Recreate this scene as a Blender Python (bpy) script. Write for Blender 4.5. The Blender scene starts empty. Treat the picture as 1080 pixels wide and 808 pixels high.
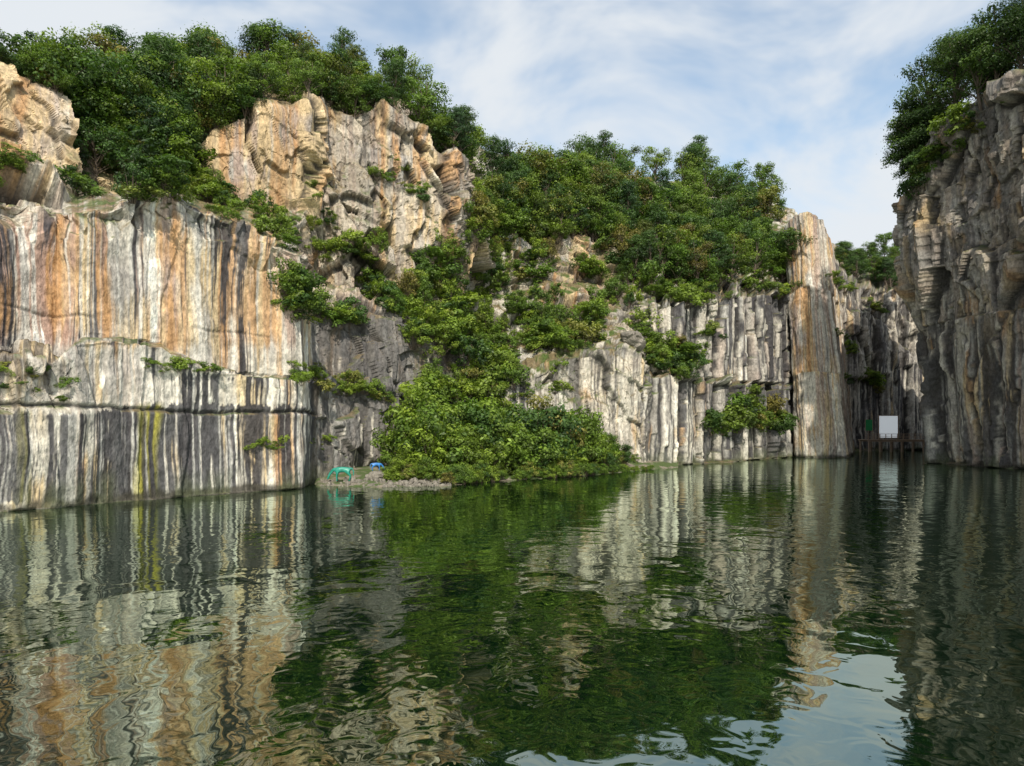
import bpy, math, random
import numpy as np
from mathutils import Vector
random.seed(7); rng=np.random.default_rng(7)
sc=bpy.context.scene
CAMH=5.0; F=750.0; CX=540.0; HY=455.0
def W(px,py,d): return ((px-CX)/F*d, d, CAMH+(HY-py)/F*d)
def WL(d): return HY+CAMH*F/d
sc.view_settings.view_transform='Standard'; sc.view_settings.look='None'; sc.view_settings.exposure=0
# ---------------------------------------------------------------- noise
def hsh(ix,iy,iz,s):
    n=(ix.astype(np.int64)*374761393+iy.astype(np.int64)*668265263+iz.astype(np.int64)*1440662683+s*974634777)&0xffffffff
    n=((n^(n>>13))*1274126177)&0xffffffff
    n=((n^(n>>16))*2246822519)&0xffffffff
    return ((n^(n>>15))&0xffffff)/float(0xffffff)
def vn(p,s=0):
    f=np.floor(p); t=p-f; t=t*t*(3-2*t); i=f.astype(np.int64)
    r=0
    for a in (0,1):
        for b in (0,1):
            for c in (0,1):
                w=(t[:,0] if a else 1-t[:,0])*(t[:,1] if b else 1-t[:,1])*(t[:,2] if c else 1-t[:,2])
                r=r+w*hsh(i[:,0]+a,i[:,1]+b,i[:,2]+c,s)
    return r*2-1
def vn2(x,y,s=0):
    fx=np.floor(x); fy=np.floor(y); tx=x-fx; ty=y-fy; tx=tx*tx*(3-2*tx); ty=ty*ty*(3-2*ty); i=fx.astype(np.int64); j=fy.astype(np.int64); z=i*0
    return ((hsh(i,j,z,s)*(1-tx)+hsh(i+1,j,z,s)*tx)*(1-ty)+(hsh(i,j+1,z,s)*(1-tx)+hsh(i+1,j+1,z,s)*tx)*ty)*2-1
def fbm2(x,y,o=4,s=0,g=.6):
    r=0;a=1;t=0
    for k in range(o):
        r=r+a*vn2(x*2.03**k+k*7.7,y*1.7**k+k*3.3,s+k); t+=a*a; a*=g
    return r/math.sqrt(t)
def fbm(p,o=4,s=0):
    r=0;a=1;t=0
    for k in range(o):
        r=r+a*vn(p*2.03**k+k*7.7,s+k); t+=a; a*=.5
    return r/t
def facet(p,s=0,tilt=.8,flat=False,ident=False):
    i=np.floor(p).astype(np.int64)
    best=np.full(len(p),1e9); val=np.zeros(len(p)); idn=np.zeros(len(p))
    for a in (-1,0,1):
        for b in (-1,0,1):
            for c in ((0,) if flat else (-1,0,1)):
                jx=i[:,0]+a; jy=i[:,1]+b; jz=i[:,2]+c
                qx=jx+hsh(jx,jy,jz,s+1); qy=jy+hsh(jx,jy,jz,s+2); qz=jz+(hsh(jx,jy,jz,s+3) if not flat else 0)
                dx=p[:,0]-qx; dy=p[:,1]-qy; dz=p[:,2]-qz
                d=np.maximum(np.abs(dx),np.abs(dy))+.35*(np.abs(dx)+np.abs(dy))+np.abs(dz)*.9
                m=d<best
                h4=hsh(jx,jy,jz,s+4)
                v=(h4*2-1)+tilt*((hsh(jx,jy,jz,s+5)*2-1)*dx+(hsh(jx,jy,jz,s+6)*2-1)*dy+(hsh(jx,jy,jz,s+7)*2-1)*dz)
                val=np.where(m,v,val); best=np.where(m,d,best)
                if ident: idn=np.where(m,hsh(jx,jy,jz,s+9),idn)
    return (val,idn) if ident else val
def S(x,a,b):
    t=np.clip((x-a)/(b-a),0,1); return t*t*(3-2*t)
def lerp(c,d,f): return c+(np.array(d)-c)*f[:,None]
# ---------------------------------------------------------------- node helpers
def mat(name):
    m=bpy.data.materials.new(name); m.use_nodes=True; nt=m.node_tree; nt.nodes.clear()
    out=nt.nodes.new('ShaderNodeOutputMaterial'); return m,nt,out
def nd(nt,t,**k):
    n=nt.nodes.new(t)
    for a,b in k.items(): setattr(n,a,b)
    return n
def lk(nt,a,b): nt.links.new(a,b)
def math_(nt,op,a,b=None,clamp=False):
    n=nt.nodes.new('ShaderNodeMath'); n.operation=op; n.use_clamp=clamp
    for k,v in enumerate((a,b)):
        if v is None: continue
        if isinstance(v,(int,float)): n.inputs[k].default_value=v
        else: nt.links.new(v,n.inputs[k])
    return n.outputs[0]
def mix(nt,f,a,b,bt='MIX'):
    n=nt.nodes.new('ShaderNodeMix'); n.data_type='RGBA'; n.blend_type=bt
    for s,v in ((n.inputs[0],f),(n.inputs[6],a),(n.inputs[7],b)):
        if isinstance(v,(int,float)): s.default_value=v
        elif isinstance(v,tuple): s.default_value=(*v,1) if len(v)==3 else v
        else: nt.links.new(v,s)
    return n.outputs[2]
def rng_(nt,v,a,b,c=0,d=1):
    n=nt.nodes.new('ShaderNodeMapRange'); n.interpolation_type='SMOOTHSTEP'
    nt.links.new(v,n.inputs[0]); n.inputs[1].default_value=a; n.inputs[2].default_value=b; n.inputs[3].default_value=c; n.inputs[4].default_value=d
    return n.outputs[0]
def noise(nt,vec,scale,detail=4,rough=.55,mapscale=None,loc=(0,0,0),dist=0):
    if mapscale or loc!=(0,0,0):
        m=nt.nodes.new('ShaderNodeMapping'); m.inputs['Scale'].default_value=mapscale or (1,1,1); m.inputs['Location'].default_value=loc
        nt.links.new(vec,m.inputs[0]); vec=m.outputs[0]
    n=nt.nodes.new('ShaderNodeTexNoise'); nt.links.new(vec,n.inputs['Vector'])
    n.inputs['Scale'].default_value=scale; n.inputs['Detail'].default_value=detail; n.inputs['Roughness'].default_value=rough; n.inputs['Distortion'].default_value=dist
    return n.outputs[0]
# ---------------------------------------------------------------- rock material (mineral stains and painted recess shade stored per vertex, grain in nodes)
ROCK,nt,out=mat('quarry_granite')
bs=nd(nt,'ShaderNodeBsdfPrincipled'); bs.inputs['Roughness'].default_value=.85; bs.inputs['Specular IOR Level'].default_value=.2
lk(nt,bs.outputs[0],out.inputs[0])
geo=nd(nt,'ShaderNodeNewGeometry'); at=nd(nt,'ShaderNodeAttribute'); at.attribute_name='rock'
fine=noise(nt,geo.outputs['Position'],3.2,3,.7,(1,1,.55))
lk(nt,mix(nt,1.0,at.outputs['Color'],mix(nt,rng_(nt,fine,.3,.7),(.65,.65,.65),(1.27,1.27,1.26)),'MULTIPLY'),bs.inputs['Base Color'])
b=nd(nt,'ShaderNodeBump'); b.inputs['Strength'].default_value=.85; b.inputs['Distance'].default_value=.18
lk(nt,fine,b.inputs['Height']); lk(nt,b.outputs[0],bs.inputs['Normal'])
# ---------------------------------------------------------------- zones (surveyed stain and tone areas, recess shade painted in)
def box(x,y,x0,x1,y0,y1,s=10):
    f=lambda t:np.clip(t,0,1)
    return f((x-x0)/s+.5)*f((x1-x)/s+.5)*f((y-y0)/s+.5)*f((y1-y)/s+.5)
def zones_main(x,y):
    rust=.30*box(x,y,-800,330,190,365)+.08*box(x,y,-800,330,365,430)+.28*box(x,y,-800,110,230,350,30)+.2*box(x,y,-800,325,430,520)+1.0*box(x,y,205,328,100,225,18)+1.0*box(x,y,-800,130,60,190)+.42*box(x,y,330,500,100,330,30)+.7*box(x,y,590,660,210,330,20)+.15*box(x,y,680,900,200,420)
    rust+=.5*box(x,y,262,300,440,530,10)
    dark=.36*box(x,y,-800,330,190,400)+1.0*box(x,y,-800,330,432,530,8)+.55*box(x,y,175,330,398,436,6)+.5*box(x,y,-800,80,380,430,8)+1.0*box(x,y,325,520,325,520,12)+.4*box(x,y,370,500,335,440,10)+.3*box(x,y,330,500,110,330,20)+.6*box(x,y,520,680,360,500,10)+.66*box(x,y,680,850,300,490,10)+.35*box(x,y,800,840,300,480)  # the central recess boxes paint its shade into the rock colour
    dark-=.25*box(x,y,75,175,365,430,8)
    fr=.95*box(x,y,315,505,100,330,14)+.85*box(x,y,-800,215,50,200,14)+.5*box(x,y,205,320,100,215,10)+.5*box(x,y,560,690,340,500,14)+.8*box(x,y,500,690,190,360,20)+.8*box(x,y,-800,78,380,432,8)+.3*box(x,y,330,500,330,520)+.6*box(x,y,-800,70,190,232,16)
    fl=box(x,y,675,850,290,500,14)+.5*box(x,y,330,520,330,520,14)+.35*box(x,y,560,680,370,500,14)
    soil=.9*box(x,y,440,700,215,430,30)+.7*box(x,y,60,400,180,240,20)+.9*box(x,y,690,840,150,310,20)
    yel=box(x,y,143,166,430,530,8)+.5*box(x,y,20,32,430,530,6)
    return rust,dark,fr,fl,soil,yel
def zones_right(x,y):
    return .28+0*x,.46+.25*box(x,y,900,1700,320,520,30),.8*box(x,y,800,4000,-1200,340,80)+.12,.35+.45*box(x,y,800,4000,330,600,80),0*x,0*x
def zones_gap(x,y): return .1+0*x,.6+0*x,.4*box(x,y,800,1100,200,380,20),.8+0*x,0*x,0*x
def zones_pillar(x,y):
    return .34+0*x,-.05+.5*box(x,y,800,843,200,500,6)+.3*box(x,y,893,960,200,500,6),.2+0*x,.4+0*x,0*x,0*x
ALLV=[]
def loft(name,cols,rowsub,zf,dens=.95,seed=0,amp=1.,maxstep=.4,blk=1.,bz=1.,tone=1.):
    C=np.array([[W(*p) for p in c] for c in cols]); PXY=np.array([[(p[0],p[1]) for p in c] for c in cols],float)
    nc,nr,_=C.shape
    us=[0.]
    for i in range(nc-1):
        mid=(PXY[i+1,1,0]+PXY[i,1,0])/2; k=.4 if (mid<-60 or mid>1125) else 1.
        n=int(math.ceil(k*max(min(abs(PXY[i+1,1,0]-PXY[i,1,0]),420)*dens,np.linalg.norm(C[i+1,1]-C[i,1])/maxstep)))
        us+=list(i+(np.arange(1,n+1)/n))
    vs=[0.]; tier=[0]
    for j in range(nr-1):
        n=rowsub[j]; vs+=list(j+(np.arange(1,n+1)/n)); tier+=[j]*n
    us=np.array(us); vs=np.array(vs); tier=np.array(tier)
    i0=np.minimum(us.astype(int),nc-2); t=(us-i0)[:,None,None]
    j0=np.minimum(vs.astype(int),nr-2); s=(vs-j0)[None,:,None]
    def interp(A):
        R=A[i0]*(1-t)+A[i0+1]*t
        return R[:,j0]*(1-s)+R[:,j0+1]*s
    G=interp(C); Q=interp(PXY); ROWZ=(C[i0]*(1-t)+C[i0+1]*t)[:,:,2]
    nu,nv=len(us),len(vs)
    ztop=ROWZ[:,np.minimum(j0+1,nr-1)].ravel()
    arc=np.concatenate([[0],np.cumsum(np.linalg.norm(np.diff(G[:,5,:2],axis=0),axis=1))])
    ar=np.repeat(arc[:,None],nv,1).ravel()
    N=np.cross(np.gradient(G,axis=0),np.gradient(G,axis=1))
    N/=np.linalg.norm(N,axis=2,keepdims=True)+1e-9
    for k in range(14):
        N[1:-1]=(N[:-2]+N[1:-1]+N[2:])/3; N[:,1:-1]=(N[:,:-2]+N[:,1:-1]+N[:,2:])/3
    N/=np.linalg.norm(N,axis=2,keepdims=True)+1e-9
    p=G.reshape(-1,3); n=N.reshape(-1,3); q=Q.reshape(-1,2); z=p[:,2]
    jx=fbm(p*.15,2,seed+80)*22; jy=fbm(p*.15,2,seed+81)*12
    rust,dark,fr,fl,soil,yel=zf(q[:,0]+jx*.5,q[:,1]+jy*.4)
    fr=np.clip(fr,0,1); fl=np.clip(fl,0,1)
    tr=np.tile(tier,(nu,1)).ravel()
    warp=fbm(p*.2,3,seed+50)
    pw=p+np.stack([fbm(p*.25,2,seed+60),fbm(p*.25,2,seed+61),fbm(p*.25,2,seed+62)],1)*.5
    R=np.array([[.90,.2,.34],[-.3,.94,.12],[-.30,-.22,.92]])
    pr=pw@R.T
    f1,id1=facet(pr/np.array([7,7,10*bz])/blk,seed+1,ident=True); f2,id2=facet(pr/np.array([2.6,2.6,4.0*bz])/blk,seed+2,ident=True)
    f3=facet(pr/np.array([.85,.85,1.2]),seed+8)
    d=fr*(f1*2.2+f2*.4)
    sl=np.stack([(ar+warp*.5)/1.9,(z+tr*70)/34,0*z],1); sl2=np.stack([(ar+warp*.2)/.65,(z+tr*70)/15,0*z],1); sl3=np.stack([(ar+warp)/6.,(z+tr*70)/30,0*z],1)
    s1,sid=facet(sl,seed+3,.4,True,True)
    d+=(1-fr)*(s1*(.13+fl*1.15)+facet(sl2,seed+4,.4,True)*(.06+fl*.32))
    d+=(1-fr)*facet(sl3,seed+9,.3,True)*(.16+fl*.95)
    d+=warp*.5
    line=0*z
    if name=='quarry_cliff':
        line=np.exp(-((z-6.6-.12*np.sin(ar*.3)-.1*vn2(ar,0*ar,3))/.13)**2)*(q[:,0]<332)*(tr==1); d-=.3*line
        l2=np.exp(-((z-13.2-.2*vn2(ar*.5,0*ar,4))/.1)**2)*(q[:,0]<332)*(tr==3)*S(vn2(ar*.15,0*ar,9),-.1,.2); d-=.12*l2; line=line+.5*l2
        blocks=(tr==3)&(q[:,0]<330); bt=np.clip(1-(ztop-z)/3.5,0,1)*blocks
        d+=bt*(f2*.7+f3*.35)
    D=d.reshape(nu,nv).copy()
    D[1:-1]=(D[:-2]+2*D[1:-1]+D[2:])/4; D[:,1:-1]=(D[:,:-2]+2*D[:,1:-1]+D[:,2:])/4
    D+=(fr*(f2*.34+f3*.15)+fbm(p*.8,4,seed+5)*.15).reshape(nu,nv)
    D*=amp
    d=D.ravel()
    p=p+n*d[:,None]
    PG=p.reshape(nu,nv,3)
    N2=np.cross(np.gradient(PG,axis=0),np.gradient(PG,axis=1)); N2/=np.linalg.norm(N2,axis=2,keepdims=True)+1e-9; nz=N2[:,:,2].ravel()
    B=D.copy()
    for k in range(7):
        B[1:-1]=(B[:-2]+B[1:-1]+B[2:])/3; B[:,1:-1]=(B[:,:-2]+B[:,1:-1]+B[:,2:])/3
    crev_ao=np.clip(-(D-B).ravel()*3.0,0,1)
    # ---- mineral colour, plus painted crevice and recess shade
    zt=z+tr*37.; aw=ar+.12*fbm2(ar*.3,z*.25,2,seed+7)
    med=fbm(p*.9,4,seed+20)*1.6
    c=lerp(np.tile([.49,.46,.405],(len(p),1)),[.35,.33,.31],S(fbm(p*.13,3,seed+21),-.3,.3))
    c=lerp(c,[.66,.63,.57],.8*S(fbm2(aw*1.5,zt*.035,5,seed+22),.05,.38)*(1-fr*.7))
    c=lerp(c,[.42,.345,.25],.5*fr*S(fbm(p*.2,3,seed+33),-.3,.2)); c=lerp(c,[.27,.26,.255],.25*fr*S(fbm(p*.3,3,seed+36),-.1,.3))
    drip=np.exp(-np.clip(ztop-z,0,99)/4.)
    c=lerp(c,[.29,.175,.135],np.clip(.85*S(fbm2(aw*1.2,zt*.03,5,seed+23,.7)+rust*.5-.12,.05,.42)*(1-fr*.7),0,1)*np.clip(rust*2.4,.08,1))
    rn=.55*fbm2(aw*.6,zt*.04,5,seed+24,.7)+.45*fbm(p*.22,3,seed+25)*1.5
    hue=S(fbm2(aw*.8,zt*.03,3,seed+26),-.45,.15)[:,None]
    rc=np.array([.42,.235,.10])*(1-hue)+np.array([.54,.41,.235])*hue
    rf=.82*S(rn+rust*.8-.17,.12,.5); c=c*(1-rf[:,None])+rc*rf[:,None]
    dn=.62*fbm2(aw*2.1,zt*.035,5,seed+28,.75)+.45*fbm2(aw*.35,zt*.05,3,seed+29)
    df=np.clip(.95*S(dn+dark*.95+drip*.22-.55+.5*fl*crev_ao,.04,.26),0,1)*(1-.45*fr)
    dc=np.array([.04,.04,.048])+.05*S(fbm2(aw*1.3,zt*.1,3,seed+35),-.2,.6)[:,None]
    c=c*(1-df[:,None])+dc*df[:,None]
    c=lerp(c,[.52,.51,.48],.65*S(fbm2(aw*3.1,zt*.03,3,seed+30),.42,.7)*(1-fr)*(1-.7*np.clip(dark-.9,0,1)*3*(q[:,0]>330)))
    c=lerp(c,[.36,.33,.06],np.clip(.85*yel*S(fbm2(aw*1.6,zt*.03,3,seed+27),-.45,.1),0,1))
    blkv=(id1*.4+id2*.6); c=c*(1+(fr*(blkv-.5)*.8)[:,None]); c=lerp(c,[.20,.155,.12],.5*fr*S(med,.05,.6))
    c=c*(1+(1-fr)*(sid-.5)*.3)[:,None]
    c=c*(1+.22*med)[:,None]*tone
    c=lerp(c,[.045,.042,.04],np.clip(crev_ao*(.85*fr+.8*fl+.12)+line*.8,0,.88))  # crevice occlusion shade painted into the colour; line darkens the joints
    c=lerp(c,[.055,.05,.04],.85*S(-(z+med*.35),-.8,-.3))
    c=lerp(c,[.09,.11,.05],.4*S(-(z+med*.6),-2.6,-.6)*S(fbm2(aw*.8,zt*.1,3,seed+40),-.2,.4))
    sf=np.maximum(.8*S(nz+med*.3,.6,.9),np.clip(soil*S(med,-.35,.2)*S(nz,.1,.5)*1.3,0,1))
    g=S(fbm(p*.9,4,seed+31),-.25,.25)[:,None]; gc=np.array([.065,.10,.025])*(1-g)+np.array([.16,.125,.07])*g
    c=c*(1-sf[:,None])+gc*sf[:,None]
    c=np.clip(c,.012,.7)
    me=bpy.data.meshes.new(name)
    idx=np.arange(nu*nv).reshape(nu,nv)
    f=np.stack([idx[:-1,:-1],idx[1:,:-1],idx[1:,1:],idx[:-1,1:]],-1).reshape(-1,4)
    me.vertices.add(len(p)); me.vertices.foreach_set('co',p.ravel().astype(np.float32))
    me.loops.add(f.size); me.loops.foreach_set('vertex_index',f.ravel().astype(np.int32))
    me.polygons.add(len(f)); me.polygons.foreach_set('loop_start',np.arange(0,f.size,4,dtype=np.int32)); me.polygons.foreach_set('loop_total',np.full(len(f),4,np.int32))
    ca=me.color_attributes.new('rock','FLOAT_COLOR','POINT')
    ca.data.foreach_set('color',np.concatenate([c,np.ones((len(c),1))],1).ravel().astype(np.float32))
    me.update(); me.materials.append(ROCK)
    me.polygons.foreach_set('use_smooth',np.zeros(len(f),bool))
    o=bpy.data.objects.new(name,me); sc.collection.objects.link(o)
    ALLV.append(p)
    def surf(px,v):
        i=int(np.argmin(np.abs(Q[:,-1,0]-px))); j=int(np.argmin(np.abs(vs-v)))
        return p.reshape(nu,nv,3)[i,j]
    return o,surf
def col(px,d0,*rows):
    r=[(px,HY+(CAMH+3)*F/d0,d0),(px,WL(d0),d0)]
    for q in rows: r.append((px,)+tuple(q) if len(q)==2 else tuple(q))
    return r
M=[
col(-700,30,(410,30.5),(400,31.5),(120,33),(90,45),(-80,50),(-60,75),(-60,120)),
col(-200,37,(400,37.5),(398,38.6),(170,39.5),(150,52),(30,56),(45,80),(60,130)),
col(0,44,(388,44.5),(385,46.6),(200,47.4),(172,60),(80,63),(88,85),(100,140)),
col(60,46.5,(385,47),(380,50.3),(222,51),(190,64),(118,67),(110,88),(110,140)),
col(80,47.5,(366,47.8),(361,50),(226,51),(200,65),(135,68),(112,90),(112,145)),
col(110,49.5,(362,49.8),(358,51.6),(222,52.2),(200,67),(150,71),(115,92),(115,145)),
col(170,53,(366,53.3),(363,54.9),(200,55.7),(188,71),(158,75),(110,98),(115,150)),
col(215,55.5,(392,55.8),(389,57.2),(225,58),(205,76),(140,78),(100,103),(110,155)),
col(260,58.3,(398,58.6),(395,60),(243,60.7),(215,79),(122,80),(98,106),(110,155)),
col(318,62,(404,62.2),(401,63.4),(275,64),(225,83),(118,84),(100,110),(110,160)),
col(332,68,(405,69),(400,71),(310,74),(290,86),(116,89),(102,114),(110,160)),
col(370,73,(415,74),(405,76),(335,78),(310,86),(120,90),(108,118),(110,160)),
col(410,77,(418,78),(405,80),(340,82),(312,88),(115,92),(112,121),(120,165)),
col(470,84,(415,86),(402,88),(345,90),(325,94),(165,97),(145,125),(140,170)),
col(492,87,(418,89),(402,91),(350,94),(325,98),(178,101),(160,130),(155,175)),
col(515,89,(415,92),(395,95),(352,101),(315,109),(215,114),(165,138),(160,180)),
col(560,91,(400,93),(378,97),(345,104),(300,113),(215,123),(170,150),(170,185)),
col(595,92,(375,93.5),(368,98),(340,106),(290,117),(235,127),(178,155),(175,190)),
col(655,95,(372,96),(365,101),(340,109),(290,121),(240,131),(188,160),(185,190)),
col(680,97,(385,98),(378,103),(330,108),(300,120),(250,132),(190,163),(190,195)),
col(690,99,(398,100),(392,103),(322,106),(303,118),(255,132),(192,165),(190,195)),
col(740,109,(402,110),(396,112),(318,114),(303,124),(260,140),(192,170),(195,200)),
col(772,117,(408,118),(402,120),(315,121.5),(300,131),(255,146),(195,172),(200,200)),
col(800,126,(412,127),(405,129),(312,130),(298,139),(248,151),(205,175),(210,205)),
col(836,141,(412,142),(405,143),(315,144),(298,147),(245,155),(222,178),(230,205)),
col(870,160,(415,161),(405,162),(330,163),(300,168),(262,172),(245,190),(250,210)),
]
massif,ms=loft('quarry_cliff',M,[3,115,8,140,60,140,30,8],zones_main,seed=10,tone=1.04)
def pc(a,b,d,ya,dd=0):
    rows=[(a,HY+(CAMH+3)*F/d,d),(a,WL(d),d)]
    for t in (.35,.7,1.): rows.append((a+(b-a)*t,WL(d)+(ya-WL(d))*t,d+dd*t))
    return rows
P_=[pc(838,826,165,255,2),pc(840,829,138,240,3),pc(849,838,136,228,3),pc(868,852,134,224,3),pc(894,868,136,232,3),pc(898,876,150,250,4),pc(902,880,170,275,4)]
for c in P_: c.append((c[-1][0]*.5+855*.5,c[-1][1]+4,c[-1][2]+12))
pillar,_=loft('rock_pillar',P_,[3,70,80,70,10],zones_pillar,dens=1.5,seed=33,amp=.5,tone=1.2)
G_=[col(850,190,(380,191),(300,192),(262,194),(250,215)),col(872,178,(380,179),(310,181),(272,183),(255,215)),col(895,180,(400,181),(330,184),(300,187),(265,220)),
 col(920,186,(400,187),(330,188),(308,190),(270,222)),col(945,188,(390,189),(318,190),(302,192),(270,222)),col(985,188,(380,189),(310,190),(298,192),(270,220)),col(1040,190,(380,190),(300,190),(270,192),(240,220))]
gap,_=loft('far_cliff',G_,[3,60,60,20,10],zones_gap,dens=1.4,seed=44,maxstep=.5,tone=.9)
R_=[
[(1000,HY+8*F/185,185),(998,WL(185),185),(985,350,178),(972,250,172),(978,215,168),(990,205,172),(1015,195,180)],
[(994,HY+8*F/118,118),(993,WL(118),118),(978,350,116),(962,250,114),(966,192,113),(985,176,120),(1005,165,140)],
[(990,HY+8*F/111,111),(989,WL(111),111),(971,345,110),(955,250,109),(959,196,109),(975,172,117),(1000,150,138)],
[(1010,HY+8*F/106,106),(1008,WL(106),106),(993,340,105),(978,240,105),(980,160,106),(992,145,115),(1012,130,135)],
[(1032,HY+8*F/101,101),(1032,WL(101),101),(1020,335,100),(1008,230,100),(1004,132,102),(1015,120,112),(1035,112,130)],
[(1080,HY+8*F/93,93),(1080,WL(93),93),(1078,325,92),(1072,210,92),(1060,98,94),(1070,85,104),(1090,75,125)],
[(1200,HY+8*F/76,76),(1200,WL(76),76),(1204,300,75),(1205,160,75),(1200,20,77),(1210,10,88),(1230,0,110)],
[(1500,HY+8*F/52,52),(1500,WL(52),52),(1500,250,52),(1500,50,52),(1500,-120,54),(1520,-130,65),(1560,-140,100)],
[(2600,HY+8*F/25,25),(2600,WL(25),25),(2600,100,25),(2600,-300,25),(2600,-600,27),(2700,-500,35),(2800,-400,60)],
]
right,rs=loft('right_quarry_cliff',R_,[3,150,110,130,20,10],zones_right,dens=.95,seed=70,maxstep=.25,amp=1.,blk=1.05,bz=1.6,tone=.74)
# ---------------------------------------------------------------- lookup on built rock
V=np.concatenate(ALLV); V=V[V[:,1]>5]
vx=((V[:,0]/V[:,1])*F+CX); vy=HY-(V[:,2]-CAMH)/V[:,1]*F
ok=(vx>-60)&(vx<1140)&(vy>-60)&(vy<600)
V=V[ok]; vx=vx[ok]; vy=vy[ok]; o_=np.argsort(-V[:,1]); V=V[o_]
gx=((vx[o_]+60)/3).astype(int); gy=((vy[o_]+60)/3).astype(int)
GRID=np.full((401,221),-1,int); GRID[gx,gy]=np.arange(len(V))
def hit(px,py):
    i=int((px+60)/3); j=int((py+60)/3)
    for r in range(4):
        w=GRID[max(0,i-r):i+r+1,max(0,j-r):j+r+1]
        if w.size and w.max()>=0: return V[w.max()]
    return None
# ---------------------------------------------------------------- foliage
def leaf_material(name,cols,seedv):
    m,nt,out=mat(name)
    oi=nd(nt,'ShaderNodeObjectInfo'); at=nd(nt,'ShaderNodeAttribute'); at.attribute_name='lv'
    r2=math_(nt,'FRACT',math_(nt,'MULTIPLY',oi.outputs['Random'],13.7)); r3=math_(nt,'FRACT',math_(nt,'MULTIPLY',oi.outputs['Random'],7.13))
    a=mix(nt,oi.outputs['Random'],cols[0],cols[1])
    a=mix(nt,rng_(nt,r2,.5,.85),a,cols[2])
    a=mix(nt,rng_(nt,r3,.88,.98,0,.8),a,cols[3])
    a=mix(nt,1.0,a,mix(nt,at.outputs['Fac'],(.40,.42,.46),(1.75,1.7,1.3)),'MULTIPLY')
    d=nd(nt,'ShaderNodeBsdfPrincipled'); d.inputs['Roughness'].default_value=.5; d.inputs['Specular IOR Level'].default_value=.3
    tr=nd(nt,'ShaderNodeBsdfTranslucent'); lk(nt,a,d.inputs['Base Color'])
    lk(nt,mix(nt,1.0,a,(1.5,1.7,.5),'MULTIPLY'),tr.inputs[0])
    ms_=nd(nt,'ShaderNodeMixShader'); ms_.inputs[0].default_value=.25; lk(nt,d.outputs[0],ms_.inputs[1]); lk(nt,tr.outputs[0],ms_.inputs[2]); lk(nt,ms_.outputs[0],out.inputs[0])
    return m
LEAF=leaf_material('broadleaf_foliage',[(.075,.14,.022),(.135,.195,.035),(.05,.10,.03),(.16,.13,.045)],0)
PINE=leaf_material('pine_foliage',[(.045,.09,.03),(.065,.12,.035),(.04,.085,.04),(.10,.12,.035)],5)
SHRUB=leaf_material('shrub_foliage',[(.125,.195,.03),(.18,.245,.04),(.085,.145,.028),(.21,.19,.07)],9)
DKL=leaf_material('shade_foliage',[(.045,.085,.02),(.065,.115,.025),(.035,.07,.02),(.08,.08,.035)],15)  # darker leaf copy: backlit shade of the rim trees put into colour
BARK,nt,out=mat('bark'); b=nd(nt,'ShaderNodeBsdfPrincipled'); b.inputs['Roughness'].default_value=.9
g=nd(nt,'ShaderNodeNewGeometry'); lk(nt,mix(nt,noise(nt,g.outputs['Position'],4,2,.6,(1,1,.2)),(.05,.04,.03),(.17,.13,.10)),b.inputs['Base Color']); lk(nt,b.outputs[0],out.inputs[0])
def tube(path,rad,ns,vs,fs):
    path=np.array(path,float); n=len(path); base=sum(len(v) for v in vs)
    a=np.linspace(0,2*np.pi,ns,endpoint=False); ring=[]
    for k in range(n):
        t=path[min(k+1,n-1)]-path[max(k-1,0)]; t/=np.linalg.norm(t)+1e-9
        u=np.cross(t,[.3,1,.1]); u/=np.linalg.norm(u)+1e-9; w=np.cross(t,u)
        ring.append(path[k]+rad[k]*(np.cos(a)[:,None]*u+np.sin(a)[:,None]*w))
    vs.append(np.concatenate(ring))
    for k in range(n-1):
        for i in range(ns):
            fs.append((base+k*ns+i,base+k*ns+(i+1)%ns,base+(k+1)*ns+(i+1)%ns,base+(k+1)*ns+i))
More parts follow.
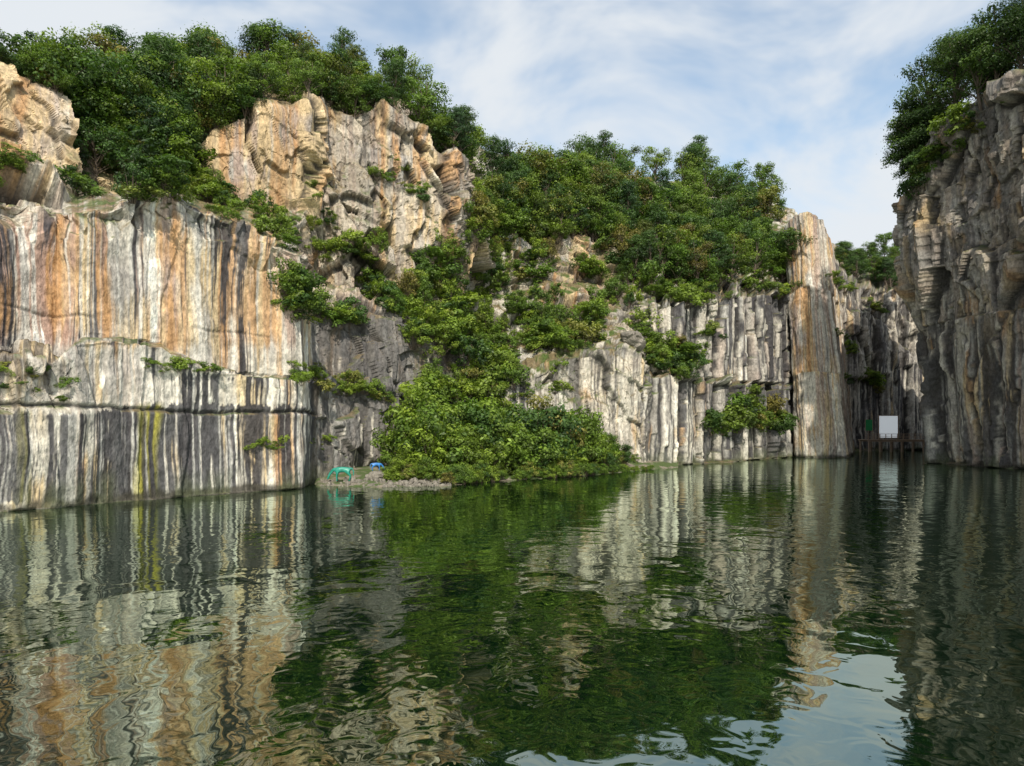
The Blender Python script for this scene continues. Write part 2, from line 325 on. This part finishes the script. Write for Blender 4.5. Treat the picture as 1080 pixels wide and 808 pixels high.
def make_tree(name,H,R,cb,ncl,nl,ls,seed,kind='broad',leafmat=None,trunk=True):
    r=np.random.default_rng(seed); vs=[];fs=[]
    top=np.array([r.normal(0,.04)*H,r.normal(0,.04)*H,H*.86])
    def tp(t): return np.array([top[0]*t+math.sin(t*5+seed)*.02*H,top[1]*t+math.cos(t*4+seed)*.02*H,top[2]*t])
    if trunk: tube([tp(t) for t in np.linspace(0,1,9)],[H*.018*(1-t*.85)+.01 for t in np.linspace(0,1,9)],7,vs,fs)
    cen=[];cr=[]
    for k in range(ncl):
        if kind=='pine':
            h=cb+(1-cb)*(k+.5)/ncl; rr=R*(1-((h-cb)/(1-cb))**1.6*.75)*r.uniform(.35,1); a=k*2.4+r.uniform(-.5,.5)
            c=np.array([math.cos(a)*rr,math.sin(a)*rr,h*H*.93]); q=(R*.42*r.uniform(.7,1.2),.42)
        elif kind=='spray':
            a=r.uniform(0,6.28); e=r.uniform(.15,1.0); l=r.uniform(.45,1.0)
            c=np.array([math.cos(a)*R*l*math.cos(e*1.3),math.sin(a)*R*l*math.cos(e*1.3),H*(.12+.86*l*math.sin(e*1.45))]); q=(R*r.uniform(.15,.3),.8)
        else:
            while True:
                v=r.uniform(-1,1,3); l=np.linalg.norm(v)
                if .4<l<1.05: break
            c=np.array([v[0]*R*.85,v[1]*R*.85,H*(cb+(1-cb)*(.5+.5*v[2]*.85))])
            q=(R*r.uniform(.18,.40),.7)
        cen.append(c); cr.append(q)
        t0=min(.95,max(.12,(c[2]/H)-.22)); s=tp(t0) if trunk else np.array([c[0]*.15,c[1]*.15,0]); mid=(s+c)/2+np.array([0,0,.04*H])
        tube([s,mid,c],[H*.008,H*.005,H*.002],4,vs,fs)
    nb=len(fs); LV=[];vs2=[]
    for c,(q,fz) in zip(cen,cr):
        n=int(nl*r.uniform(.7,1.3)*(q/(R*.3))**1.2); n=max(n,20); d=r.normal(size=(n,3)); d/=np.linalg.norm(d,axis=1,keepdims=True)
        lump=1+.35*np.sin(d[:,0]*4+seed+c[0])*np.cos(d[:,1]*4+c[1])
        rad=q*lump*r.uniform(.3,1.,n)**.45*np.where(r.random(n)<.15,1.4,1)
        p=c+d*rad[:,None]*np.array([1,1,fz])
        nrm=d+r.normal(size=(n,3))*.5+np.array([0,0,.4]); nrm/=np.linalg.norm(nrm,axis=1,keepdims=True)
        t=np.cross(nrm,r.normal(size=(n,3))); t/=np.linalg.norm(t,axis=1,keepdims=True)+1e-9; bb=np.cross(nrm,t)
        a=(ls*r.uniform(.6,1.3,n))[:,None]; w=a*(.28 if kind=='pine' else .55); sag=nrm*a*.15
        vs2.append(np.stack([p-t*a,p+bb*w+sag,p+t*a,p-bb*w+sag],1).reshape(-1,3))
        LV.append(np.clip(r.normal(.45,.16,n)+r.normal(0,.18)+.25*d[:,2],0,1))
    base=sum(len(v) for v in vs); LP=np.concatenate(vs2); nlf=len(LP)//4
    Vv=np.concatenate(vs+[LP]) if vs else LP
    lf=(base+np.arange(nlf*4)).reshape(-1,4); Ff=np.concatenate([np.array(fs).reshape(-1,4),lf]).astype(np.int32)
    me=bpy.data.meshes.new(name); me.vertices.add(len(Vv)); me.vertices.foreach_set('co',Vv.ravel().astype(np.float32))
    me.loops.add(Ff.size); me.loops.foreach_set('vertex_index',Ff.ravel()); me.polygons.add(len(Ff))
    me.polygons.foreach_set('loop_start',np.arange(0,Ff.size,4,dtype=np.int32)); me.polygons.foreach_set('loop_total',np.full(len(Ff),4,np.int32))
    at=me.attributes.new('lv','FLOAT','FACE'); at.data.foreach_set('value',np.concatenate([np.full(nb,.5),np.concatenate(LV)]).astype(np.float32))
    me.materials.append(BARK); me.materials.append(leafmat or LEAF)
    me.polygons.foreach_set('material_index',np.concatenate([np.zeros(nb,np.int32),np.ones(nlf,np.int32)]))
    me.update(); me.validate(); return me
def protos(cname,meshes):
    c=bpy.data.collections.new(cname)
    for k,me in enumerate(meshes):
        o=bpy.data.objects.new('%s_%02d'%(cname,k),me); c.objects.link(o)
    return c
T=[make_tree('broad%d'%k,10,3.3+.35*(k%3),.10,24,140,.18,100+k) for k in range(5)]+[make_tree('pine%d'%k,11,2.9,.3,22,140,.21,200+k,'pine',PINE) for k in range(3)]
FOREST=protos('forest_tree',T)
S_=[make_tree('shrub%d'%k,1.8,1.35,.05,14,80,.10,300+k,'broad' if k else 'spray',SHRUB,False) for k in range(3)]+[make_tree('shrubd%d'%k,2.0,1.3,.05,12,85,.11,320+k,'broad',LEAF,False) for k in range(2)]
SHR=protos('ledge_shrub',S_)
K=[make_tree('thick%d'%k,5,2.5,.06,30,110,.14,400+k,'spray' if k in (0,1,3) else 'broad',SHRUB if k<2 else LEAF,False) for k in range(4)]
THK=protos('thicket_shrub',K)
def scatter(name,coll,pts):
    me=bpy.data.meshes.new(name); me.from_pydata([tuple(p[0]) for p in pts],[],[])
    a=me.attributes.new('rot','FLOAT_VECTOR','POINT'); a.data.foreach_set('vector',np.array([p[1] for p in pts],np.float32).ravel())
    a=me.attributes.new('scl','FLOAT_VECTOR','POINT'); a.data.foreach_set('vector',np.array([p[2] for p in pts],np.float32).ravel())
    a=me.attributes.new('pid','INT','POINT'); a.data.foreach_set('value',np.array([p[3] for p in pts],np.int32))
    o=bpy.data.objects.new(name,me); sc.collection.objects.link(o)
    ng=bpy.data.node_groups.new(name,'GeometryNodeTree')
    ng.interface.new_socket('Geometry',in_out='INPUT',socket_type='NodeSocketGeometry'); ng.interface.new_socket('Geometry',in_out='OUTPUT',socket_type='NodeSocketGeometry')
    gi=ng.nodes.new('NodeGroupInput'); go=ng.nodes.new('NodeGroupOutput'); ip=ng.nodes.new('GeometryNodeInstanceOnPoints'); ci=ng.nodes.new('GeometryNodeCollectionInfo')
    ci.inputs[0].default_value=coll; ci.inputs['Separate Children'].default_value=True; ci.inputs['Reset Children'].default_value=True
    ip.inputs['Pick Instance'].default_value=True
    def na(n,t):
        x=ng.nodes.new('GeometryNodeInputNamedAttribute'); x.data_type=t; x.inputs['Name'].default_value=n
        return x.outputs['Attribute']
    L=ng.links.new
    L(gi.outputs[0],ip.inputs['Points']); L(ci.outputs[0],ip.inputs['Instance']); L(na('pid','INT'),ip.inputs['Instance Index'])
    L(na('rot','FLOAT_VECTOR'),ip.inputs['Rotation']); L(na('scl','FLOAT_VECTOR'),ip.inputs['Scale']); L(ip.outputs[0],go.inputs[0])
    md=o.modifiers.new('instances','NODES'); md.node_group=ng
    return o
SKX=[-700,0,60,120,200,270,330,400,450,470,540,600,650,700,760,800,830,850]
SKY=[20,28,20,36,24,20,34,42,72,92,98,114,130,130,130,148,180,205]
pts=[]
def addtree(P,px,lo,hi,jit=0,wf=1.):
    d=P[1]; py=np.interp(px,SKX,SKY)+jit
    ztop=CAMH+(HY-py)/F*d; h=ztop-P[2]
    h=max(lo,min(hi,h)); s=h/10.
    pid=random.choice([0,1,2,3,4,0,1,2,3,4,5,6,7])
    pts.append(((P[0],P[1],P[2]-.6),(random.uniform(-.12,.12),random.uniform(-.12,.12),random.uniform(0,6.28)),(s*random.uniform(.85,1.3)*wf,s*random.uniform(.85,1.3)*wf,s),pid))
for k in range(235):
    px=random.uniform(-180,842) if k%10 else random.uniform(-690,-180)
    v=random.choice([6.03,6.08,6.15,6.3,6.5,6.8,7.0])
    P=ms(px,v); addtree(P,px,3.5,10.5,jit=random.uniform(0,40) if v<6.6 else random.uniform(-8,16))
for k in range(70):
    px=random.uniform(-150,500); P=ms(px,random.uniform(6.0,6.12)); addtree(P,px,2.2,4.5,jit=40,wf=1.4)
for k in range(9):
    px=random.uniform(100,200); P=ms(px,random.uniform(5.5,6.0)); addtree(P,px,3,6,jit=40,wf=1.2)
for k in range(125):
    px=random.uniform(505,835); v=random.uniform(4.9,6.)
    if px<660 and v<5.4: continue
    P=ms(px,v); addtree(P,px,3.0,8.5,jit=10)
for k in range(60):
    px=random.uniform(868,1000); py=random.uniform(268,305); P=W(px,py,random.uniform(192,215))
    h=random.uniform(4,8.5); pts.append(((P[0],P[1],P[2]-1),(0,0,random.uniform(0,6)),(h/8,h/8,h/10),random.choice([0,1,2,3,5])))
scatter('hillside_forest',FOREST,pts)
def inpoly(x,y,P):
    c=False;j=len(P)-1
    for i in range(len(P)):
        if (P[i][1]>y)!=(P[j][1]>y) and x<(P[j][0]-P[i][0])*(y-P[i][1])/(P[j][1]-P[i][1])+P[i][0]: c=not c
        j=i
    return c
sp=[];tk=[]
def poly(P,n,lo,hi,ids=(0,1,2,3,4),clump=True,big=.0):
    xs=[p[0] for p in P]; ys=[p[1] for p in P]; c=0; tries=0
    while c<n and tries<n*20:
        tries+=1
        x=random.uniform(min(xs),max(xs)); y=random.uniform(min(ys),max(ys))
        if not inpoly(x,y,P): continue
        if clump and vn2(np.array([x/26.]),np.array([y/18.]),77)[0]<-.22: continue
        c+=1; h=hit(x,y)
        if h is None: continue
        s=random.uniform(lo,hi)*random.choice([.6,.8,1,1,1.25])
        if random.random()<big:
            s*=.5; tk.append(((h[0],h[1]-.2,h[2]-.4),(random.uniform(-.2,.2),random.uniform(-.2,.2),random.uniform(0,6.28)),(s*1.1,s*1.1,s*random.uniform(.9,1.5)),random.randrange(4))); continue
        sp.append(((h[0],h[1]-.2,h[2]-.3*s),(random.uniform(-.35,.35),random.uniform(-.35,.35),random.uniform(0,6.28)),(s*random.uniform(.8,1.5),s*random.uniform(.8,1.5),s*random.uniform(.6,1.2)),random.choice(ids)))
poly([(60,205),(100,175),(150,150),(215,185),(270,215),(340,240),(400,268),(395,285),(330,275),(270,243),(200,215),(120,212)],120,.6,1.3,big=.12)
poly([(120,150),(200,150),(215,200),(150,195),(115,180)],40,.9,1.8,(3,4,0),False,.3)
poly([(-50,165),(20,150),(52,185),(-50,190)],50,.3,.7,(0,1,2),False)
poly([(300,305),(350,298),(420,305),(490,325),(505,385),(440,350),(310,335)],95,.6,1.4,big=.15)
poly([(430,290),(500,230),(560,240),(600,260),(640,300),(690,330),(650,350),(600,372),(520,400),(430,440),(425,420),(470,395),(490,370),(440,330)],180,.7,1.7,big=.2)
poly([(500,210),(535,215),(540,300),(500,300)],36,.8,1.6,(0,2,3,4),False,.3)
poly([(420,345),(520,335),(545,370),(480,385),(440,370)],40,.8,1.5,(0,1,2,3),False,.3)
poly([(520,385),(560,395),(500,440),(415,440),(440,420)],35,.7,1.4,(0,1,2,3),False,.2)
poly([(500,200),(600,215),(640,235),(640,270),(560,250),(505,235)],50,.9,1.8,(3,4,0),big=.4)
poly([(640,290),(700,260),(840,250),(835,312),(760,325),(690,315)],110,.8,1.9,big=.25)
poly([(500,340),(600,330),(680,345),(600,372),(520,400)],50,.6,1.5,(0,1,2))
poly([(308,385),(370,400),(425,425),(360,415),(312,402)],50,.35,.8,(0,1,2))
poly([(155,381),(235,389),(235,396),(155,390)],20,.2,.45,(0,1,2))
poly([(265,466),(350,462),(350,474),(265,474)],22,.2,.4,(0,1,2))
poly([(680,350),(742,372),(735,400),(690,395)],36,.9,1.7,(3,4,3,0),False)
poly([(738,345),(765,350),(765,365),(740,362)],12,.5,.9)
poly([(762,400),(800,410),(800,418),(765,412)],12,.4,.9)
poly([(750,440),(790,428),(832,440),(830,455),(750,455)],50,.9,1.9,(3,4),False)
poly([(520,400),(600,385),(600,410),(520,440)],25,.5,1.1)
poly([(390,150),(430,180),(470,215),(440,215),(390,180)],14,.3,.8)
poly([(330,190),(345,240),(360,250),(340,200)],8,.3,.7)
poly([(870,290),(905,320),(935,330),(900,300)],20,.6,1.3)
poly([(875,345),(900,360),(900,380)],8,.7,1.3)
poly([(890,395),(925,400),(920,435),(895,440)],16,.8,1.7,(0,3,4))
poly([(0,380),(80,380),(80,430),(0,410)],14,.15,.4)
poly([(955,190),(1000,140),(1060,100),(1060,125),(1000,170),(960,220)],30,.6,1.5,(3,4))
scatter('ledge_vegetation',SHR,sp)
RT=[make_tree('rim%d'%k,11,3.7,.14,30,190,.16,500+k,'broad' if k<2 else 'pine',DKL) for k in range(3)]
for k,(px,v,h,lx) in enumerate([(958,4.05,9,-.35),(972,4.2,12,-.2),(985,4.3,12,-.15),(1000,4.15,12,-.2),(1018,4.3,13,-.1),(1040,4.2,13,-.1),(1062,4.1,12,-.15),(1085,4.2,12,0),(1110,4.3,12,0),(1030,4.8,14,0),(1000,4.8,13,0),(1150,4.3,12,0),(965,4.0,6,-.6),(1065,4.9,14,0)]):
    P=rs(px,v); me=RT[k%3]; o=bpy.data.objects.new('pine_tree' if k%3==2 else 'broadleaf_tree',me); sc.collection.objects.link(o)
    o.location=(P[0],P[1],P[2]-.4); s=h/11; o.scale=(s*1.1,s*1.1,s); o.rotation_euler=(0,lx,0)
# ---------------------------------------------------------------- shore bank + thicket
FX=[300,335,400,470,500,540,600,640,680,720]; FD=[71,66,64,65,69,73,78,84,92,100]
n1,n2=260,120; bv=np.zeros((n1,n2,3))
for i,px in enumerate(np.linspace(305,715,n1)):
    f=np.interp(px,FX,FD)
    for j,t in enumerate(np.linspace(0,1,n2)):
        d=f-2+t*26; bv[i,j]=((px-CX)/F*d,d,min(1.3,(d-f)*.13)-.05)
bp=bv.reshape(-1,3); bp[:,2]+=fbm(bp*np.array([.5,.5,0]),4,5)*.3+np.abs(facet(bp*np.array([1.6,1.6,0])+.01,8,.3))*.10
left=np.clip((335-((bp[:,0]/bp[:,1])*F+CX))/25,0,1); bp[:,2]-=left*2
idx=np.arange(n1*n2).reshape(n1,n2); f=np.stack([idx[:-1,:-1],idx[1:,:-1],idx[1:,1:],idx[:-1,1:]],-1).reshape(-1,4)
me=bpy.data.meshes.new('gravel_bank'); me.from_pydata(bp.tolist(),[],f.tolist())
gm,nt,out=mat('gravel'); b=nd(nt,'ShaderNodeBsdfPrincipled'); b.inputs['Roughness'].default_value=.9; g=nd(nt,'ShaderNodeNewGeometry')
vo=nd(nt,'ShaderNodeTexVoronoi'); vo.inputs['Scale'].default_value=3.5; lk(nt,g.outputs['Position'],vo.inputs['Vector'])
c=mix(nt,vo.outputs['Distance'],(.20,.17,.13),(.08,.065,.05)); sp_=nd(nt,'ShaderNodeSeparateColor'); lk(nt,vo.outputs['Color'],sp_.inputs[0]); c=mix(nt,math_(nt,'MULTIPLY',sp_.outputs[0],.6),c,(.28,.25,.20)); c=mix(nt,rng_(nt,noise(nt,g.outputs['Position'],.5,3),.42,.55),c,(.06,.09,.025))
lk(nt,c,b.inputs['Base Color']); lk(nt,b.outputs[0],out.inputs[0]); me.materials.append(gm)
o=bpy.data.objects.new('gravel_bank',me); sc.collection.objects.link(o)
TX=[400,420,450,480,520,560,600,640,678]; TY=[478,436,424,430,424,430,434,456,478]
def thick(px,off,f1,ids,w=1.2):
    f=np.interp(px,FX,FD); d=f+off; zt=CAMH+(HY-np.interp(px,TX,TY))/F*d; h=zt*f1
    s=max(.12,h/5); tk.append((((px-CX)/F*d,d,-.15+min(1.,max(0,off)*.1)),(random.uniform(-.2,.2),random.uniform(-.2,.2),random.uniform(0,6.28)),(s*w,s*w,s),random.choice(ids)))
for k in range(40):
    px=random.uniform(415,668); thick(px,random.uniform(5,12),random.uniform(.7,1.15),(0,1,0) if px<485 else ((1,2,3) if px>560 else (2,3,3,0)),1.0)
for k in range(50):
    px=random.uniform(420,680); thick(px,random.uniform(3,7),random.uniform(.25,.78),(0,1,0) if px<480 else (0,1,2,3))
for k in range(120):
    px=random.uniform(472,690); thick(px,random.uniform(-.5,1.5),random.uniform(.08,.30),(0,1,2,3))
for k in range(30):
    px=random.uniform(405,475); thick(px,random.uniform(2.8,4.5),random.uniform(.1,.35),(0,1))
scatter('shoreline_thicket',THK,tk)
# rocks
def rockmesh(name,seed):
    bpy.ops.mesh.primitive_ico_sphere_add(subdivisions=4,radius=1); o=bpy.context.object; me=o.data; me.name=name
    co=np.zeros(len(me.vertices)*3); me.vertices.foreach_get('co',co); co=co.reshape(-1,3)
    co=co*(1+.35*facet(co*1.1+seed,seed)[:,None]*.5+.1*fbm(co*3,3,seed)[:,None])*np.array([1.2,1,.75]); me.vertices.foreach_set('co',co.ravel())
    ca=me.color_attributes.new('rock','FLOAT_COLOR','POINT'); cc=np.clip(.2+.1*fbm(co*2,3,seed),.1,.5)[:,None]*np.array([[1,.92,.8]])
    ca.data.foreach_set('color',np.concatenate([cc,np.ones((len(cc),1))],1).ravel().astype(np.float32))
    me.materials.append(ROCK); bpy.data.objects.remove(o); return me
rk=[rockmesh('rockm%d'%k,k+1) for k in range(3)]
RC=protos('shore_rock',rk); rp=[]
for k in range(260):
    px=random.uniform(338,475); f=np.interp(px,FX,FD); d=f+random.uniform(-.6,2.5); s=random.choice([.08,.12,.16,.2,.1,.3]); rp.append((((px-CX)/F*d,d,max(-.05,(d-f)*.13)),(random.uniform(0,6),random.uniform(0,6),random.uniform(0,6)),(s,s,s*.8),random.randrange(3)))
scatter('shore_rocks',RC,rp)
h=hit(668,362); o=bpy.data.objects.new('boulder',rk[1]); sc.collection.objects.link(o); o.location=(h[0],h[1]-.6,h[2]+.3); o.scale=(1.7,1.6,1.8); o.rotation_euler=(.3,.2,1)
# ---------------------------------------------------------------- statues
def paint(name,c,rough=.4,em=0):
    m,nt,out=mat(name); b=nd(nt,'ShaderNodeBsdfPrincipled'); b.inputs['Roughness'].default_value=rough
    g=nd(nt,'ShaderNodeNewGeometry'); lk(nt,mix(nt,rng_(nt,noise(nt,g.outputs['Position'],5,3),.4,.7),c,tuple(x*.75 for x in c)),b.inputs['Base Color']); lk(nt,b.outputs[0],out.inputs[0])
    if em: b.inputs['Emission Color'].default_value=(.85,.93,1,1); b.inputs['Emission Strength'].default_value=em
    return m
def horse(name,loc,s,rz,m):
    vs=[];es=[];rs_=[]
    def a(p,r,par=None):
        vs.append(p); rs_.append(r)
        if par is not None: es.append((par,len(vs)-1))
        return len(vs)-1
    pel=a((-.62,0,1.2),.27); bel=a((-.15,0,1.1),.28,pel); ch=a((.42,0,1.13),.29,bel); n1_=a((.78,0,1.12),.19,ch); n2_=a((1.08,0,.78),.13,n1_); hd=a((1.24,0,.5),.12,n2_); mz=a((1.36,0,.16),.07,hd)
    t=a((-.9,0,1.22),.07,pel); t=a((-1.04,0,.9),.06,t); a((-1.04,0,.5),.03,t)
    for y in (-1,1):
        k=a((.45,y*.17,.8),.12,ch); k=a((.5,y*.17,.46),.07,k); k=a((.47,y*.17,.1),.05,k); a((.52,y*.17,.03),.065,k)
        k=a((-.5,y*.19,.86),.16,pel); k=a((-.76,y*.19,.5),.075,k); k=a((-.68,y*.19,.1),.05,k); a((-.62,y*.19,.03),.065,k)
        a((1.16,y*.1,.66),.03,hd)
    me=bpy.data.meshes.new(name); me.from_pydata(vs,es,[]); o=bpy.data.objects.new(name,me); sc.collection.objects.link(o)
    o.modifiers.new('skin','SKIN')
    for i,r in enumerate(rs_): me.skin_vertices[0].data[i].radius=(r,r)
    me.skin_vertices[0].data[0].use_root=True
    o.modifiers.new('sub','SUBSURF').levels=2; o.modifiers['sub'].render_levels=2; me.materials.append(m)
    o.location=loc; o.scale=(s,s,s); o.rotation_euler=(0,0,rz); return o
TEAL=paint('teal_paint',(.015,.25,.19)); BLUE=paint('blue_paint',(.03,.18,.5))
def bank(px,off):
    d=np.interp(px,FX,FD)+off; return ((px-CX)/F*d,d,min(1.3,off*.13)+.12)
horse('horse_statue',bank(361,1.5),1.0,math.radians(185),TEAL)
q=bank(397,3.2); horse('horse_statue',(q[0],q[1],q[2]+.75),.55,math.radians(20),BLUE)
o=bpy.data.objects.new('pedestal_rock',rk[0]); sc.collection.objects.link(o); o.location=(q[0],q[1],q[2]+.1); o.scale=(.75,.6,.85)
# ---------------------------------------------------------------- deck
WOOD,nt,out=mat('weathered_wood'); b=nd(nt,'ShaderNodeBsdfPrincipled'); b.inputs['Roughness'].default_value=.8; g=nd(nt,'ShaderNodeNewGeometry'); lk(nt,mix(nt,noise(nt,g.outputs['Position'],3,3),(.26,.17,.12),(.42,.32,.24)),b.inputs['Base Color']); lk(nt,b.outputs[0],out.inputs[0])
import bmesh
def boxes(name,lst,m,parent=None):
    bm=bmesh.new()
    for (c,s) in lst:
        r=bmesh.ops.create_cube(bm,size=1)
        for v in r['verts']: v.co=Vector((v.co.x*s[0]+c[0],v.co.y*s[1]+c[1],v.co.z*s[2]+c[2]))
    me=bpy.data.meshes.new(name); bm.to_mesh(me); bm.free(); me.materials.append(m); o=bpy.data.objects.new(name,me); sc.collection.objects.link(o); o.parent=parent; return o
dk=bpy.data.objects.new('lakeside_boardwalk',None); sc.collection.objects.link(dk)
y0=172; x0,x1=85,104
boxes('deck_planks',[((x,y0,3.0),(.27,5,.12)) for x in np.arange(x0,x1,.3)],WOOD,dk)
boxes('beams',[(((x0+x1)/2,y0-2.2,2.72),(x1-x0,.25,.40)),(((x0+x1)/2,y0+2.2,2.72),(x1-x0,.25,.40))],WOOD,dk)
boxes('piles',[((x,y,.8),(.3,.3,3.7)) for x in np.arange(x0+.3,x1,2.6) for y in (y0-2.1,y0+2.1)],WOOD,dk)
boxes('railing',[((x,y0-2.3,3.7),(.14,.12,1.3)) for x in np.arange(x0,x1,1.4)]+[(((x0+x1)/2,y0-2.3,z),(x1-x0,.07,.12)) for z in (3.45,3.85,4.38)],WOOD,dk)
WHT=paint('white_panel_glow',(.85,.87,.9),.6,.35); GRN=paint('green_fabric',(.03,.35,.12),.6)  # panel emission is an added glow to whiten it in shade, no lamp
st=bpy.data.objects.new('white_structure',None); sc.collection.objects.link(st)
boxes('panel',[((90.3,170.6,6.1),(4.4,.12,5.2))],WHT,st); boxes('frame',[((88.0,170.6,5.9),(.14,.18,5.8)),((92.6,170.6,5.9),(.14,.18,5.8)),((90.3,170.6,8.8),(4.8,.2,.14))],WOOD,st)
gb=bpy.data.objects.new('green_banner',None); sc.collection.objects.link(gb)
boxes('cloth',[((85.6,170.5,6.5),(1.6,.06,2.6))],GRN,gb); boxes('poles',[((84.7,170.5,5.5),(.1,.1,5)),((86.5,170.5,5.5),(.1,.1,5))],WOOD,gb)
# ---------------------------------------------------------------- water and ground
def plane(name,s,z,m,cy=0):
    me=bpy.data.meshes.new(name); me.from_pydata([(-s,cy-s,z),(s,cy-s,z),(s,cy+s,z),(-s,cy+s,z)],[],[(0,1,2,3)]); me.materials.append(m); o=bpy.data.objects.new(name,me); sc.collection.objects.link(o); return o
WM,nt,out=mat('lake_water')
df=nd(nt,'ShaderNodeBsdfDiffuse'); df.inputs[0].default_value=(.0015,.0085,.0032,1)
gl=nd(nt,'ShaderNodeBsdfGlossy'); gl.inputs['Roughness'].default_value=.0; gl.inputs[0].default_value=(.82,.92,.80,1)
fz=nd(nt,'ShaderNodeFresnel'); fz.inputs[0].default_value=1.45
g=nd(nt,'ShaderNodeNewGeometry'); P=g.outputs['Position']
n1=noise(nt,P,.42,1,.4,(1,.9,1),(0,0,0),1.0); n2=noise(nt,P,1.4,1,.5,(1.1,1.0,1),(5,5,0),1.0)
msk=rng_(nt,noise(nt,P,.07,1,.5,None,(3,7,0)),.35,.65,.4,1)
hh=math_(nt,'ADD',math_(nt,'MULTIPLY',n1,.040),math_(nt,'MULTIPLY',msk,math_(nt,'MULTIPLY',n2,.0125)))
bu=nd(nt,'ShaderNodeBump'); bu.inputs['Strength'].default_value=1; bu.inputs['Distance'].default_value=1.0; lk(nt,hh,bu.inputs['Height'])
lk(nt,bu.outputs[0],gl.inputs['Normal']); lk(nt,bu.outputs[0],fz.inputs['Normal'])
mx=nd(nt,'ShaderNodeMixShader'); lk(nt,math_(nt,'ADD',math_(nt,'MULTIPLY',fz.outputs[0],.7),.30),mx.inputs[0]); lk(nt,df.outputs[0],mx.inputs[1]); lk(nt,gl.outputs[0],mx.inputs[2]); lk(nt,mx.outputs[0],out.inputs[0])
plane('lake_water',260,0,WM,60)
GM,nt,out=mat('ground'); b=nd(nt,'ShaderNodeBsdfPrincipled'); g=nd(nt,'ShaderNodeNewGeometry'); lk(nt,mix(nt,noise(nt,g.outputs['Position'],.05,3),(.05,.08,.03),(.12,.1,.07)),b.inputs['Base Color']); lk(nt,b.outputs[0],out.inputs[0])
plane('ground',3000,-4,GM)
# ---------------------------------------------------------------- light
sd=Vector((.10,-1,0)).normalized(); el=math.radians(45)
sv=Vector((sd.x*math.cos(el),sd.y*math.cos(el),math.sin(el)))
L=bpy.data.lights.new('sun','SUN'); L.energy=5.0; L.angle=math.radians(.6); L.color=(1,.915,.765); lo=bpy.data.objects.new('sun',L); sc.collection.objects.link(lo); lo.rotation_euler=(-sv).to_track_quat('-Z','Y').to_euler()
w=bpy.data.worlds.new('World'); sc.world=w; w.use_nodes=True; nt=w.node_tree; nt.nodes.clear()
out=nd(nt,'ShaderNodeOutputWorld'); bg=nd(nt,'ShaderNodeBackground'); bg.inputs[1].default_value=.09
sk=nd(nt,'ShaderNodeTexSky'); sk.sky_type='NISHITA'; sk.sun_disc=False; sk.sun_elevation=el; sk.sun_rotation=math.atan2(sd.x,sd.y); sk.dust_density=1.0
tc=nd(nt,'ShaderNodeTexCoord')
c1=noise(nt,tc.outputs['Generated'],2.6,5,.55,(1,1,2.4),(2.1,.4,0),.5)
skb=mix(nt,1.0,sk.outputs[0],(2.7,2.65,2.35),'MULTIPLY')
lk(nt,mix(nt,rng_(nt,c1,.31,.54,.15,.97),skb,(8.9,9.35,9.8)),bg.inputs[0]); lk(nt,bg.outputs[0],out.inputs[0])
# ---------------------------------------------------------------- camera
cd=bpy.data.cameras.new('camera'); cd.sensor_width=36; cd.lens=F/1080*36; cd.shift_y=(HY-404)/1080; cd.clip_end=8000; cam=bpy.data.objects.new('camera',cd); sc.collection.objects.link(cam)
cam.location=(0,0,CAMH); cam.rotation_euler=(math.radians(90),0,0); sc.camera=cam
